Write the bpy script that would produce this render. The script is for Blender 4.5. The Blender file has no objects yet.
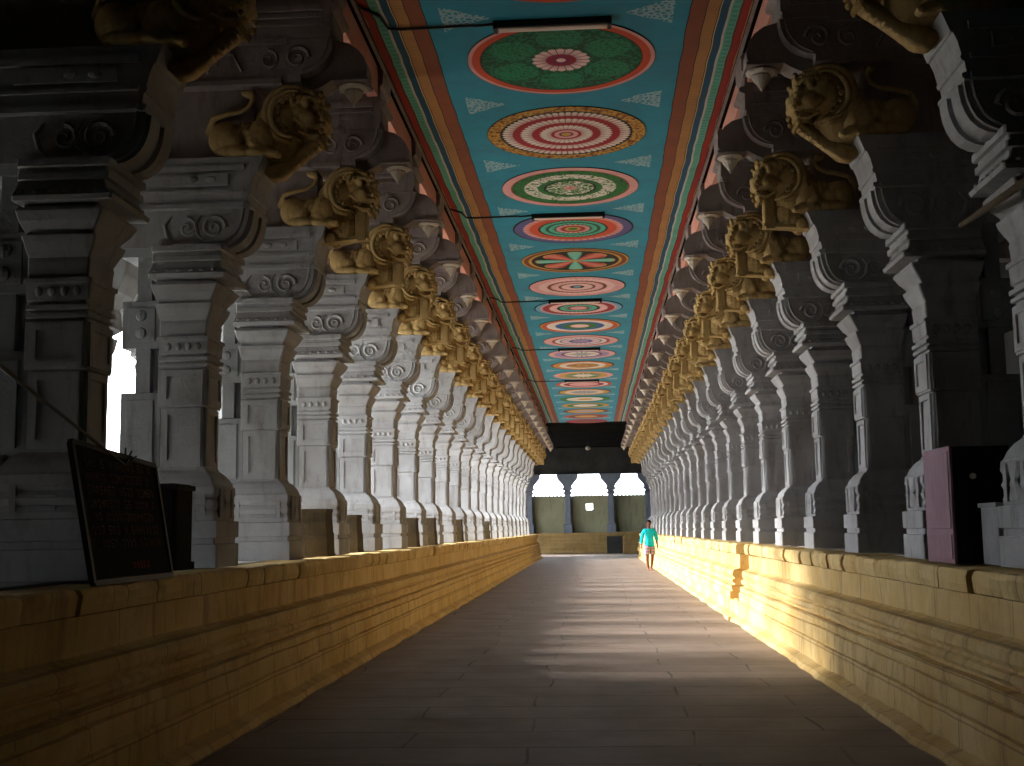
import bpy, bmesh, math, random
import numpy as np
from mathutils import Vector, Matrix, noise
random.seed(7)
PI = math.pi
SC = bpy.context.scene
COL = SC.collection
ORD = ['zeroth', 'first', 'second', 'third', 'fourth', 'fifth', 'sixth', 'seventh', 'eighth', 'ninth', 'tenth', 'eleventh', 'twelfth',
       'thirteenth', 'fourteenth', 'fifteenth', 'sixteenth', 'seventeenth', 'eighteenth', 'nineteenth', 'twentieth', 'twenty-first',
       'twenty-second', 'twenty-third', 'twenty-fourth', 'twenty-fifth']

# ------------------------------------------------------------------ materials
def lin(r, g, b):
    return tuple(((c / 255 + .055) / 1.055) ** 2.4 if c > 10 else c / 255 / 12.92 for c in (r, g, b)) + (1,)

class NT:
    def __init__(s, name):
        s.m = bpy.data.materials.new(name); s.m.use_nodes = True
        s.n = s.m.node_tree.nodes; s.l = s.m.node_tree.links
        s.bsdf = s.n['Principled BSDF']
    def new(s, t, **k):
        n = s.n.new(t)
        for a, v in k.items(): setattr(n, a, v)
        return n
    def put(s, sock, v):
        if isinstance(v, bpy.types.NodeSocket): s.l.new(v, sock)
        else: sock.default_value = v
    def math(s, op, a, b=0.0, c=None):
        n = s.new('ShaderNodeMath', operation=op); s.put(n.inputs[0], a); s.put(n.inputs[1], b)
        if c is not None: s.put(n.inputs[2], c)
        return n.outputs[0]
    def mix(s, f, a, b, blend='MIX'):
        n = s.new('ShaderNodeMix', data_type='RGBA', blend_type=blend)
        s.put(n.inputs[0], f); s.put(n.inputs[6], a); s.put(n.inputs[7], b)
        return n.outputs[2]
    def coord(s, kind='Object'):
        return s.new('ShaderNodeTexCoord').outputs[kind]
    def noise(s, vec, scale, detail=4, rough=.55):
        n = s.new('ShaderNodeTexNoise'); s.l.new(vec, n.inputs['Vector'])
        n.inputs['Scale'].default_value = scale; n.inputs['Detail'].default_value = detail; n.inputs['Roughness'].default_value = rough
        return n.outputs['Fac']
    def mapping(s, vec, scale=(1, 1, 1), loc=(0, 0, 0), rot=(0, 0, 0)):
        n = s.new('ShaderNodeMapping'); s.l.new(vec, n.inputs['Vector'])
        n.inputs['Scale'].default_value = scale; n.inputs['Location'].default_value = loc; n.inputs['Rotation'].default_value = rot
        return n.outputs[0]
    def ramp(s, f, stops, interp='LINEAR'):
        n = s.new('ShaderNodeValToRGB'); s.l.new(f, n.inputs[0]); r = n.color_ramp; r.interpolation = interp
        while len(r.elements) < len(stops): r.elements.new(1)
        for e, (p, c) in zip(r.elements, stops): e.position = p; e.color = c
        return n.outputs[0]
    def bump(s, h, strength=.3, dist=.02):
        n = s.new('ShaderNodeBump'); s.l.new(h, n.inputs['Height'])
        n.inputs['Strength'].default_value = strength; n.inputs['Distance'].default_value = dist
        s.l.new(n.outputs[0], s.bsdf.inputs['Normal'])
    def out(s, color, rough=.8, spec=.12):
        s.put(s.bsdf.inputs['Base Color'], color); s.put(s.bsdf.inputs['Roughness'], rough)
        s.bsdf.inputs['Specular IOR Level'].default_value = spec
        return s.m

def weathered(name, c1, c2, c3, scale=1.3, bump=.35, rough=.85, fine=22, world=True):
    t = NT(name)
    v = t.new('ShaderNodeNewGeometry').outputs['Position'] if world else t.coord()
    a = t.noise(v, scale, 6, .6)
    b = t.noise(t.mapping(v, (3, 3, .7)), scale * 2.3, 5, .65)
    col = t.mix(t.ramp(a, [(.35, (0, 0, 0, 1)), (.65, (1, 1, 1, 1))]), c1, c2)
    col = t.mix(t.math('MULTIPLY', t.ramp(b, [(.52, (0, 0, 0, 1)), (.75, (1, 1, 1, 1))]), .7), col, c3)
    f = t.noise(v, fine, 5, .7)
    t.bump(f, bump, .02)
    return t.out(col, rough)

M = {}
M['stone'] = weathered('whitewashed_stone', lin(174, 174, 175), lin(152, 150, 149), lin(120, 113, 105))
M['stone_brown'] = weathered('sooty_brown_stone', lin(150, 139, 135), lin(128, 115, 110), lin(98, 84, 76), 1.7)
M['stone_rear'] = weathered('pale_rear_stone', lin(160, 163, 165), lin(140, 142, 143), lin(118, 115, 110))
M['lion'] = weathered('ochre_painted_stone', lin(188, 162, 112), lin(168, 138, 86), lin(118, 92, 60), 4, .45, .85, 40, False)

def limewash(name, c1, c2, c3):
    t = NT(name); v = t.new('ShaderNodeNewGeometry').outputs['Position']
    a = t.noise(v, 1.5, 6, .6); b = t.noise(t.mapping(v, (1, 1, .5)), 4.2, 6, .7); c = t.noise(t.mapping(v, (5, 5, .35)), 1.3, 4, .6)
    col = t.mix(t.ramp(a, [(.35, (0, 0, 0, 1)), (.65, (1, 1, 1, 1))]), c1, c2)
    col = t.mix(t.math('MULTIPLY', t.ramp(b, [(.5, (0, 0, 0, 1)), (.72, (1, 1, 1, 1))]), .6), col, c3)
    col = t.mix(t.math('MULTIPLY', t.ramp(c, [(.56, (0, 0, 0, 1)), (.8, (1, 1, 1, 1))]), .7), col, lin(112, 88, 64))
    sx = t.new('ShaderNodeSeparateXYZ'); t.l.new(v, sx.inputs[0]); cb = t.new('ShaderNodeCombineXYZ'); t.l.new(sx.outputs[1], cb.inputs[0]); t.l.new(sx.outputs[2], cb.inputs[1])
    br = t.new('ShaderNodeTexBrick'); t.l.new(cb.outputs[0], br.inputs['Vector']); br.offset = .37
    br.inputs['Scale'].default_value = 1; br.inputs['Brick Width'].default_value = .83; br.inputs['Row Height'].default_value = .26; br.inputs['Mortar Size'].default_value = .007
    col = t.mix(t.math('MULTIPLY', br.outputs['Fac'], .45), col, lin(84, 60, 40))
    h = t.math('SUBTRACT', t.noise(v, 12, 6, .7), br.outputs['Fac'])
    t.bump(h, .5, .02)
    return t.out(col, .85)
M['yellow'] = limewash('yellow_limewash', lin(216, 190, 136), lin(200, 168, 106), lin(152, 126, 90))
M['coping'] = limewash('yellow_coping', lin(220, 196, 140), lin(204, 172, 112), lin(150, 120, 86))
M['paving'] = weathered('grey_paving', lin(168, 166, 160), lin(148, 144, 138), lin(120, 112, 102), 1.1, .3, .7)
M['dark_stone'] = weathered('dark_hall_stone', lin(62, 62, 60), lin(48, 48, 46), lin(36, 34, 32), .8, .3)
M['plaster'] = weathered('dull_plaster', lin(120, 116, 108), lin(104, 98, 90), lin(78, 70, 62), .7, .2)
M['olive'] = weathered('olive_screen_wall', lin(150, 148, 120), lin(134, 132, 106), lin(108, 104, 82), .8, .2)
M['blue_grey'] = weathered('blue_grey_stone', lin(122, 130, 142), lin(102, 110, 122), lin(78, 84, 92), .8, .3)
M['dark_ceiling'] = weathered('near_black_ceiling', lin(30, 28, 27), lin(22, 21, 20), lin(38, 34, 30), .8, .2); M['dark_ceiling'].node_tree.nodes['Principled BSDF'].inputs['Specular IOR Level'].default_value = 0  # near-black colour for the hall and aisle ceilings
M['pink'] = weathered('salmon_paint', lin(208, 146, 128), lin(196, 134, 118), lin(176, 160, 154), 2.2, .2)
M['wood'] = weathered('old_brown_board', lin(92, 80, 60), lin(76, 65, 48), lin(58, 48, 36), 5, .3)
M['shaded_yellow'] = limewash('shaded_yellow_limewash', lin(150, 126, 82), lin(134, 108, 66), lin(96, 80, 56))  # darkened yellow limewash, the far end's shade put into the colour
M['mauve'] = weathered('mauve_painted_metal', lin(150, 112, 124), lin(138, 100, 114), lin(112, 84, 92), 3, .08, .55)
M['maroon'] = weathered('dark_cabinet_side', lin(42, 26, 32), lin(34, 22, 28), lin(28, 20, 24), 3, .08, .5)
M['white_box'] = weathered('pale_painted_box', lin(158, 158, 160), lin(140, 140, 142), lin(112, 108, 104), 3, .1)
M['board'] = weathered('black_notice_board', lin(26, 23, 23), lin(20, 18, 18), lin(34, 27, 25), 5, .1, .95)
M['lettering'] = weathered('faded_lettering', lin(92, 70, 60), lin(74, 57, 50), lin(48, 38, 35), 6, .05)
M['red_lettering'] = weathered('red_lettering', lin(150, 52, 34), lin(136, 46, 30), lin(110, 40, 30), 6, .05)
M['metal'] = NT('dark_iron').out(lin(40, 36, 34), .5)
M['tube'] = NT('pale_tube').out(lin(214, 190, 178), .35)
M['bracket_white'] = weathered('pale_lotus_stone', lin(206, 196, 182), lin(190, 176, 160), lin(150, 138, 124), 4, .2)
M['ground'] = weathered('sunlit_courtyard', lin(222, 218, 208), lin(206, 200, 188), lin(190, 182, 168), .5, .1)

def floor_mat():
    t = NT('worn_floor_slabs')
    v = t.new('ShaderNodeNewGeometry').outputs['Position']
    n0 = t.new('ShaderNodeTexNoise'); t.l.new(v, n0.inputs['Vector']); n0.inputs['Scale'].default_value = .35
    w = t.new('ShaderNodeVectorMath', operation='MULTIPLY_ADD'); t.l.new(n0.outputs['Color'], w.inputs[0]); w.inputs[1].default_value = (.5, .22, 0); t.l.new(v, w.inputs[2])
    br = t.new('ShaderNodeTexBrick'); t.l.new(w.outputs[0], br.inputs['Vector'])
    br.offset = .43; br.inputs['Scale'].default_value = 1
    br.inputs['Brick Width'].default_value = 2.1; br.inputs['Row Height'].default_value = .62
    br.inputs['Mortar Size'].default_value = .014; br.inputs['Mortar Smooth'].default_value = .3; br.inputs['Bias'].default_value = 0
    br.inputs['Color1'].default_value = lin(136, 121, 110); br.inputs['Color2'].default_value = lin(118, 104, 95); br.inputs['Mortar'].default_value = lin(66, 56, 50)
    gaps = t.ramp(t.noise(v, .9, 3), [(.42, (0, 0, 0, 1)), (.6, (1, 1, 1, 1))])
    base = t.mix(t.math('MULTIPLY', br.outputs['Fac'], gaps), t.mix(.5, lin(136, 121, 110), lin(118, 104, 95)), lin(24, 20, 18))
    base = t.mix(.5, base, br.outputs['Color'])
    a = t.noise(v, 1.4, 7, .65)
    base = t.mix(t.math('MULTIPLY', t.ramp(a, [(.4, (0, 0, 0, 1)), (.7, (1, 1, 1, 1))]), .5), base, lin(100, 86, 76))
    h = t.math('SUBTRACT', t.math('MULTIPLY', t.noise(v, 9, 6, .7), .35), t.math('MULTIPLY', br.outputs['Fac'], .8))
    t.bump(h, .45, .02)
    return t.out(base, t.math('MULTIPLY_ADD', a, .3, .42), .4)
M['floor'] = floor_mat()

def ceiling_mat():
    # painted panel: blue field, banded borders, pale filigree corners between medallions; pattern repeats every bay in y
    t = NT('painted_ceiling')
    v = t.new('ShaderNodeNewGeometry').outputs['Position']
    sx = t.new('ShaderNodeSeparateXYZ'); t.l.new(v, sx.inputs[0])
    x, y = sx.outputs[0], sx.outputs[1]
    wob = t.noise(t.mapping(v, (.2, 1.0, .2)), 1.1, 2)
    ax = t.math('ABSOLUTE', x)
    axw = t.math('ADD', ax, t.math('MULTIPLY', t.math('SUBTRACT', wob, .5), .07))
    blue = t.mix(t.noise(v, 1.6, 6, .6), lin(36, 124, 150), lin(52, 144, 164))
    d = lambda a: (a - 1.2) / .7
    K = lin(24, 20, 20)
    bands = t.ramp(t.math('DIVIDE', t.math('SUBTRACT', axw, 1.2), .7), [
        (0, K), (d(1.29), lin(132, 72, 50)), (d(1.44), K), (d(1.448), lin(172, 122, 72)), (d(1.565), K), (d(1.572), lin(196, 170, 120)),
        (d(1.585), lin(26, 78, 104)), (d(1.66), lin(190, 180, 170)), (d(1.685), lin(96, 168, 146)), (d(1.77), lin(100, 50, 40)), (d(1.79), lin(150, 46, 38)), (d(1.862), lin(190, 140, 90))], 'CONSTANT')
    stripe = t.math('SINE', t.math('MULTIPLY', y, 120.0))
    och = t.math('MULTIPLY', t.math('GREATER_THAN', axw, 1.448), t.math('LESS_THAN', axw, 1.565))
    bands = t.mix(t.math('MULTIPLY', t.math('MULTIPLY', t.math('GREATER_THAN', stripe, .2), och), .35), bands, lin(120, 78, 44))
    dots = t.math('MULTIPLY', t.math('MULTIPLY', t.math('GREATER_THAN', axw, 1.70), t.math('LESS_THAN', axw, 1.755)), t.math('GREATER_THAN', t.math('SINE', t.math('MULTIPLY', y, 60.0)), .1))
    bands = t.mix(t.math('MULTIPLY', dots, .5), bands, lin(40, 120, 100))
    # filigree triangles
    py = t.math('SUBTRACT', t.math('FRACT', t.math('DIVIDE', t.math('SUBTRACT', y, 9.95 + 1.2), 2.4)), 0.0)
    ty = t.math('MULTIPLY', t.math('ABSOLUTE', t.math('SUBTRACT', t.math('FRACT', t.math('ADD', t.math('DIVIDE', t.math('SUBTRACT', y, 11.15), 2.4), .5)), .5)), 2.4)
    # half-height of the triangle grows from 0 at |x|=.62 to .34 at |x|=1.12
    hgt = t.math('MULTIPLY', t.math('SUBTRACT', ax, .66), .62)
    edge = t.math('MULTIPLY', t.math('SUBTRACT', t.noise(v, 9, 3), .5), .14)
    inside = t.math('MULTIPLY', t.math('LESS_THAN', t.math('ADD', ty, edge), hgt), t.math('LESS_THAN', ax, 1.13))
    vo = t.new('ShaderNodeTexVoronoi', feature='DISTANCE_TO_EDGE'); t.l.new(v, vo.inputs['Vector']); vo.inputs['Scale'].default_value = 17
    lace = t.math('LESS_THAN', vo.outputs[0], .17)
    fil = t.math('MULTIPLY', inside, t.math('MULTIPLY', lace, .5))
    field = t.mix(fil, blue, lin(196, 206, 200))
    # board joints
    col = t.mix(t.math('GREATER_THAN', axw, 1.28), field, bands)
    a = t.noise(v, 2.2, 6, .7)
    col = t.mix(t.math('MULTIPLY', t.ramp(a, [(.45, (0, 0, 0, 1)), (.75, (1, 1, 1, 1))]), .3), col, lin(70, 60, 52))
    return t.out(col, .7, .2)
M['ceiling'] = ceiling_mat()
def vcol_mat(name, rough=.7):
    t = NT(name); n = t.new('ShaderNodeVertexColor'); n.layer_name = 'Paint'
    v = t.new('ShaderNodeNewGeometry').outputs['Position']
    a = t.noise(v, 3, 6, .7)
    c = t.mix(t.math('MULTIPLY', t.ramp(a, [(.45, (0, 0, 0, 1)), (.8, (1, 1, 1, 1))]), .3), n.outputs[0], lin(80, 66, 58))
    return t.out(c, rough, .2)
M['medallion'] = vcol_mat('medallion_paint')

# ------------------------------------------------------------------ mesh helpers
def obj(name, bm, m, parent=None, smooth=False):
    me = bpy.data.meshes.new(name)
    bmesh.ops.recalc_face_normals(bm, faces=bm.faces)
    bm.to_mesh(me); bm.free()
    if smooth:
        for p in me.polygons: p.use_smooth = True
    me.materials.append(M[m] if isinstance(m, str) else m)
    o = bpy.data.objects.new(name, me); COL.objects.link(o)
    if parent: o.parent = parent
    return o
def tag(o, label, cat, group=None, kind=None):
    o['label'] = label; o['category'] = cat
    if group: o['group'] = group
    if kind: o['kind'] = kind
    return o
def empty(name, loc, label, cat, group=None, rz=0):
    o = bpy.data.objects.new(name, None); COL.objects.link(o); o.location = loc; o.rotation_euler = (0, 0, rz)
    o.empty_display_size = .2
    return tag(o, label, cat, group, 'thing')
def struct(name, bm, m, parent=None, smooth=False):
    o = obj(name, bm, m, parent, smooth); o['kind'] = 'structure'; return o
def box(bm, x0, x1, y0, y1, z0, z1, bev=0):
    vs = [bm.verts.new((x, y, z)) for z in (z0, z1) for x, y in ((x0, y0), (x1, y0), (x1, y1), (x0, y1))]
    fs = [(0, 1, 2, 3), (4, 5, 6, 7), (0, 1, 5, 4), (1, 2, 6, 5), (2, 3, 7, 6), (3, 0, 4, 7)]
    fc = [bm.faces.new([vs[i] for i in f]) for f in fs]
    if bev:
        bmesh.ops.bevel(bm, geom=list({e for f in fc for e in f.edges}), offset=bev, segments=2, affect='EDGES', profile=.6)
def prism(bm, poly, y0, y1):
    """poly in (x,z), extruded along y"""
    a = [bm.verts.new((x, y0, z)) for x, z in poly]; b = [bm.verts.new((x, y1, z)) for x, z in poly]
    n = len(poly)
    bm.faces.new(a); bm.faces.new(b[::-1])
    for i in range(n): bm.faces.new((a[i], a[(i + 1) % n], b[(i + 1) % n], b[i]))
def loft(bm, rings, closed=True, caps=True):
    R = [[bm.verts.new(p) for p in r] for r in rings]
    for a, b in zip(R, R[1:]):
        n = len(a)
        for i in range(n if closed else n - 1):
            bm.faces.new((a[i], a[(i + 1) % n], b[(i + 1) % n], b[i]))
    if caps: bm.faces.new(R[0]); bm.faces.new(R[-1][::-1])
def stack(bm, levels):
    """levels: (z, s_front, s_back, half_width, chamfer)"""
    rings = []
    for z, a, b, h, c in levels:
        c = max(c, .002)
        rings.append([(a + c, -h, z), (b - c, -h, z), (b, -h + c, z), (b, h - c, z), (b - c, h, z), (a + c, h, z), (a, h - c, z), (a, -h + c, z)])
    loft(bm, rings)
def tube(bm, pts, rad, n=8):
    pts = [Vector(p) for p in pts]; rings = []
    if not hasattr(rad, '__len__'): rad = [rad] * len(pts)
    up = Vector((0, 0, 1))
    for i, p in enumerate(pts):
        d = (pts[min(i + 1, len(pts) - 1)] - pts[max(i - 1, 0)]).normalized()
        if abs(d.dot(up)) > .95: up = Vector((0, 1, 0)) if abs(d.y) < .9 else Vector((1, 0, 0))
        a = d.cross(up).normalized(); b = a.cross(d).normalized(); up = b
        rings.append([p + (a * math.cos(t) + b * math.sin(t)) * rad[i] for t in [2 * PI * k / n for k in range(n)]])
    loft(bm, rings)
def lathe(bm, prof, c, n=16):
    loft(bm, [[(c[0] + r * math.cos(2 * PI * k / n), c[1] + r * math.sin(2 * PI * k / n), c[2] + z) for k in range(n)] for z, r in prof])
def ell(bm, c, r, rot=(0, 0, 0), u=14, v=10):
    from mathutils import Euler
    mt = Matrix.Translation(c) @ Euler(rot).to_matrix().to_4x4() @ Matrix.Diagonal((*r, 1))
    bmesh.ops.create_uvsphere(bm, u_segments=u, v_segments=v, radius=1, matrix=mt)
def mirror_mesh(bm):
    for v in bm.verts: v.co.x = -v.co.x

# side frame -> local of pillar: the root stands at |x| = 3.2, z = PZ, on side sd (-1 left, +1 right)
PZ, PS = 1.22, 3.2
def to_local(bm, sd, ref=(PS, 0, PZ)):
    for v in bm.verts:
        v.co = Vector((sd * (v.co.x - ref[0]), v.co.y - ref[1], v.co.z - ref[2]))
def spiral(cx, cz, r0, turns, a0, dirn, y, n=22, k=.12):
    out = []
    for i in range(n):
        t = i / (n - 1); r = r0 * (1 - t) + r0 * k * t; a = a0 + dirn * turns * 2 * PI * t
        out.append((cx + r * math.cos(a), y, cz + r * math.sin(a)))
    return out

# ------------------------------------------------------------------ pillar pieces (side frame: s toward +x away from the road)
def bm_base():
    bm = bmesh.new()
    L = [(1.22, 2.84, 3.56, .31), (1.41, 2.84, 3.56, .31), (1.415, 2.865, 3.54, .29), (1.46, 2.865, 3.54, .29), (1.465, 2.84, 3.56, .31), (1.60, 2.84, 3.56, .31),
         (1.605, 2.875, 3.53, .28), (1.645, 2.87, 3.53, .285), (1.69, 2.885, 3.52, .27), (1.735, 2.865, 3.54, .29), (1.785, 2.885, 3.52, .27), (1.83, 2.865, 3.54, .29), (1.885, 2.87, 3.53, .285),
         (1.90, 2.885, 3.52, .275), (1.95, 2.905, 3.50, .255), (2.00, 2.945, 3.46, .225), (2.03, 2.985, 3.42, .195), (2.05, 2.99, 3.41, .19)]
    stack(bm, [(*l, .008) for l in L])
    # hourglass relief on the front face, small carved niches on the sides
    for s in (-1, 1):
        prism(bm, [(2.85, 1.63), (2.85, 1.87), (2.88, 1.87), (2.88, 1.63)], s * .16 - .03, s * .16 + .03)
        for k in range(3):
            box(bm, 3.12, 3.26, s * .275 - .012, s * .275 + .022, 1.66 + k * .07, 1.69 + k * .07, .006)
        box(bm, 2.95, 3.0, s * .275 - .012, s * .275 + .018, 1.65, 1.86, .006)
        box(bm, 3.38, 3.43, s * .275 - .012, s * .275 + .018, 1.65, 1.86, .006)
    rings = []
    for i in range(9):
        z = 1.635 + .235 * i / 8; w = .045 + .075 * abs(math.cos(PI * i / 8)); rings.append([(2.86, -w, z), (2.845, -w * .6, z), (2.845, w * .6, z), (2.86, w, z)])
    loft(bm, rings)
    return bm
def frame(bm, face, a0, a1, z0, z1, at, t=.03, d=.014):
    """raised rectangular frame on a y-face ('y', at = y) or on the front ('s', at = s)"""
    bars = [(a0, a1, z0, z0 + t), (a0, a1, z1 - t, z1), (a0, a0 + t, z0 + t, z1 - t), (a1 - t, a1, z0 + t, z1 - t)]
    for p, q, r, s in bars:
        if face == 'y': box(bm, p, q, at - d, at + d, r, s)
        else: box(bm, at - d, at + d, p, q, r, s)
def bm_shaft():
    bm = bmesh.new()
    L = [(2.05, 3.0, 3.40, .18), (2.56, 3.01, 3.40, .18), (2.565, 2.985, 3.40, .205), (2.88, 2.985, 3.40, .205), (2.885, 3.0, 3.40, .19), (2.90, 3.0, 3.4, .19), (2.905, 2.975, 3.4, .215), (2.93, 2.975, 3.4, .215),
         (2.935, 3.0, 3.4, .19), (2.95, 3.0, 3.4, .19), (2.955, 2.97, 3.4, .22), (2.985, 2.97, 3.4, .22), (2.99, 3.0, 3.4, .19), (3.01, 2.995, 3.4, .195), (3.02, 2.98, 3.4, .205), (3.13, 2.975, 3.40, .21)]
    stack(bm, [(*l, .006) for l in L])
    for s in (-1, 1):
        frame(bm, 'y', 3.03, 3.37, 2.06, 2.55, s * .18, .055)
        frame(bm, 'y', 3.01, 3.37, 2.58, 2.87, s * .205, .05)
        for k in range(4): ell(bm, (3.06 + k * .085, s * .207, 3.075), (.028, .02, .034), u=8, v=6)
    frame(bm, 's', -.16, .16, 2.06, 2.55, 3.003, .045)
    frame(bm, 's', -.18, .18, 2.58, 2.87, 2.985, .05)
    return bm
def bm_capital():
    bm = bmesh.new()
    L = [(3.13, 2.96, 3.41, .225), (3.16, 2.96, 3.41, .225), (3.165, 2.99, 3.40, .2), (3.25, 2.985, 3.40, .205), (3.27, 2.98, 3.40, .205), (3.30, 2.985, 3.4, .2),
         (3.34, 2.965, 3.41, .215), (3.40, 2.935, 3.42, .245), (3.44, 2.925, 3.43, .255), (3.445, 2.96, 3.41, .22), (3.48, 2.94, 3.42, .24), (3.53, 2.90, 3.44, .28), (3.59, 2.865, 3.45, .305), (3.61, 2.87, 3.45, .30),
         (3.615, 2.925, 3.42, .25), (3.645, 2.925, 3.42, .25), (3.65, 2.80, 3.46, .335), (3.68, 2.79, 3.46, .345), (3.73, 2.84, 3.45, .315), (3.79, 2.86, 3.44, .295), (3.795, 2.83, 3.44, .315), (3.835, 2.83, 3.44, .315), (3.84, 2.85, 3.44, .30), (3.875, 2.85, 3.44, .30), (3.88, 2.82, 3.44, .325), (3.93, 2.82, 3.44, .325)]
    stack(bm, [(*l, .012) for l in L])
    for s in (-1, 1):
        for k in range(6): ell(bm, (2.9 + k * .1, s * .315, 3.705), (.032, .03, .022), u=8, v=6)
    for k in range(6): ell(bm, (2.83, -.25 + k * .1, 3.705), (.03, .032, .022), u=8, v=6)
    return bm
CORB = [(2.84, 3.93), (2.79, 3.94), (2.735, 3.97), (2.69, 4.015), (2.66, 4.07), (2.64, 4.13), (2.63, 4.19), (2.625, 4.25)]
def bm_corbel():
    bm = bmesh.new()
    prism(bm, [(3.74, 3.93)] + CORB + [(3.95, 4.25), (3.94, 4.17), (3.90, 4.06), (3.83, 3.97)], -.235, .235)
    off = [(x - .03, z - .012) for x, z in CORB]
    for a, b in ((-.2, -.045), (.045, .2)):
        prism(bm, [(2.9, 3.93)] + off + [(2.9, 4.25)], a, b)
    for s in (-1, 1):
        y = s * .236
        tube(bm, [(x + .05, y, z + .02) for x, z in CORB], .014, 6)
        tube(bm, spiral(2.93, 4.09, .11, 1.6, PI, -1, y), [.026 - .012 * i / 21 for i in range(22)], 6)
        tube(bm, spiral(3.16, 4.09, .09, 1.4, PI / 2, 1, y), [.022 - .01 * i / 21 for i in range(22)], 6)
        tube(bm, [(3.04, y, 4.2), (3.09, y, 4.13), (3.07, y, 4.03), (3.0, y, 3.97)], [.01, .024, .02, .01], 6)
        tube(bm, [(3.3, y, 4.2), (3.36, y, 4.12), (3.33, y, 4.02), (3.28, y, 3.96)], [.01, .022, .02, .01], 6)
    return bm
def bm_block():
    bm = bmesh.new()
    P = [(3.96, 4.25), (2.62, 4.25), (2.605, 4.27), (2.605, 4.29), (2.635, 4.30), (2.625, 4.37), (2.61, 4.375), (2.60, 4.40), (2.61, 4.41), (2.59, 4.50), (2.565, 4.56), (2.55, 4.565), (2.53, 4.62), (2.50, 4.70), (3.96, 4.70)]
    prism(bm, P, -.265, .265)
    for z, t in ((4.255, .04), (4.385, .03), (4.575, .05)):
        box(bm, 2.66, 3.94, -.283, .283, z, z + t)
    for s in (-1, 1):
        box(bm, 2.8, 3.5, s * .272 - .014, s * .272 + .014, 4.45, 4.55)
        for k in range(2): ell(bm, (2.95 + k * .16, s * .285, 4.5), (.05, .02, .03), u=8, v=6)
    return bm
UP = [(2.19, 5.36), (2.19, 5.42), (2.12, 5.435), (2.05, 5.465), (1.99, 5.51), (1.945, 5.57), (1.915, 5.64), (1.90, 5.74)]
def bm_upper_beam():
    bm = bmesh.new()
    box(bm, 2.62, 6.0, -.13, .13, 4.70, 5.36)
    prism(bm, [(6.0, 5.36)] + UP + [(6.0, 5.74)], -.24, .24)
    box(bm, 2.35, 6.0, -.262, .262, 5.34, 5.385)
    box(bm, 2.3, 6.0, -.255, .255, 5.70, 5.745)
    for s in (-1, 1):
        y = s * .24
        tube(bm, [(x + .05, y, z + .01) for x, z in UP[2:]], .013, 6)
        tube(bm, spiral(2.22, 5.57, .11, 1.5, PI, -1, y), [.024 - .012 * i / 21 for i in range(22)], 6)
        tube(bm, spiral(2.47, 5.56, .09, 1.4, PI / 2, 1, y), [.02 - .01 * i / 21 for i in range(22)], 6)
        for k in range(3):
            tube(bm, [(2.7 + k * .3, y, 5.46), (2.78 + k * .3, y, 5.62), (2.9 + k * .3, y, 5.64), (2.93 + k * .3, y, 5.52)], .018, 6)
    return bm
def bm_arm():
    bm = bmesh.new()
    P = [(2.20, 5.36), (2.16, 5.30), (2.08, 5.325), (2.0, 5.365), (1.95, 5.40), (1.90, 5.415), (1.66, 5.415), (1.635, 5.45), (1.635, 5.52), (1.66, 5.60), (1.71, 5.67), (1.79, 5.73), (1.90, 5.76), (2.2, 5.76)]
    prism(bm, P, -.12, .12)
    box(bm, 1.625, 1.93, -.15, .15, 5.385, 5.415, .006)
    return bm
def bm_pendant():
    bm = bmesh.new()
    lathe(bm, [(0, .12), (-.02, .135), (-.035, .12), (-.045, .08), (-.06, .085), (-.09, .07), (-.12, .045), (-.16, .02), (-.19, .004)], (1.77, 0, 5.385), 12)
    return bm
def bm_top_block():
    bm = bmesh.new()
    P = [(6.0, 5.745), (1.93, 5.745), (1.93, 5.80), (1.915, 5.81), (1.92, 5.98), (1.87, 6.0), (1.86, 6.03), (1.87, 6.05), (1.92, 6.06), (1.925, 6.2), (1.895, 6.24), (1.89, 6.42), (6.0, 6.42)]
    prism(bm, P, -.24, .24)
    for z, t, d in ((5.86, .03, .25), (5.93, .03, .256), (5.985, .055, .27), (6.14, .02, .25), (6.24, .05, .265)):
        box(bm, 2.0, 6.0, -d, d, z, z + t)
    return bm
def bm_rear():
    bm = bmesh.new()
    box(bm, 3.30, 3.60, -.09, .09, 1.22, 3.93)
    box(bm, 3.485, 3.61, -.17, .17, 1.22, 3.93)
    for z0, z1 in ((2.0, 2.69), (3.07, 3.48)):
        box(bm, 3.38, 3.73, -.185, .185, z0, z1, .006)
        for s in (-1, 1): box(bm, 3.44, 3.68, s * .185 - .014, s * .185 + .014, z0 + .06, z1 - .06, .006)
    for s in (-1, 1):
        for k in range(2): ell(bm, (3.56, s * .20, 3.2 + k * .15), (.05, .02, .05), u=8, v=6)
    stack(bm, [(3.86, 3.38, 3.75, .2, .01), (3.93, 3.38, 3.79, .22, .01)])
    stack(bm, [(1.22, 3.5, 3.86, .29, .01), (1.42, 3.5, 3.86, .29, .01), (1.425, 3.5, 3.83, .27, .01), (1.46, 3.5, 3.83, .27, .01), (1.465, 3.5, 3.86, .29, .01), (1.60, 3.5, 3.86, .29, .01),
               (1.605, 3.5, 3.83, .265, .01), (1.90, 3.5, 3.83, .265, .01), (1.98, 3.5, 3.79, .23, .01), (2.02, 3.5, 3.74, .19, .01)])
    return bm

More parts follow.
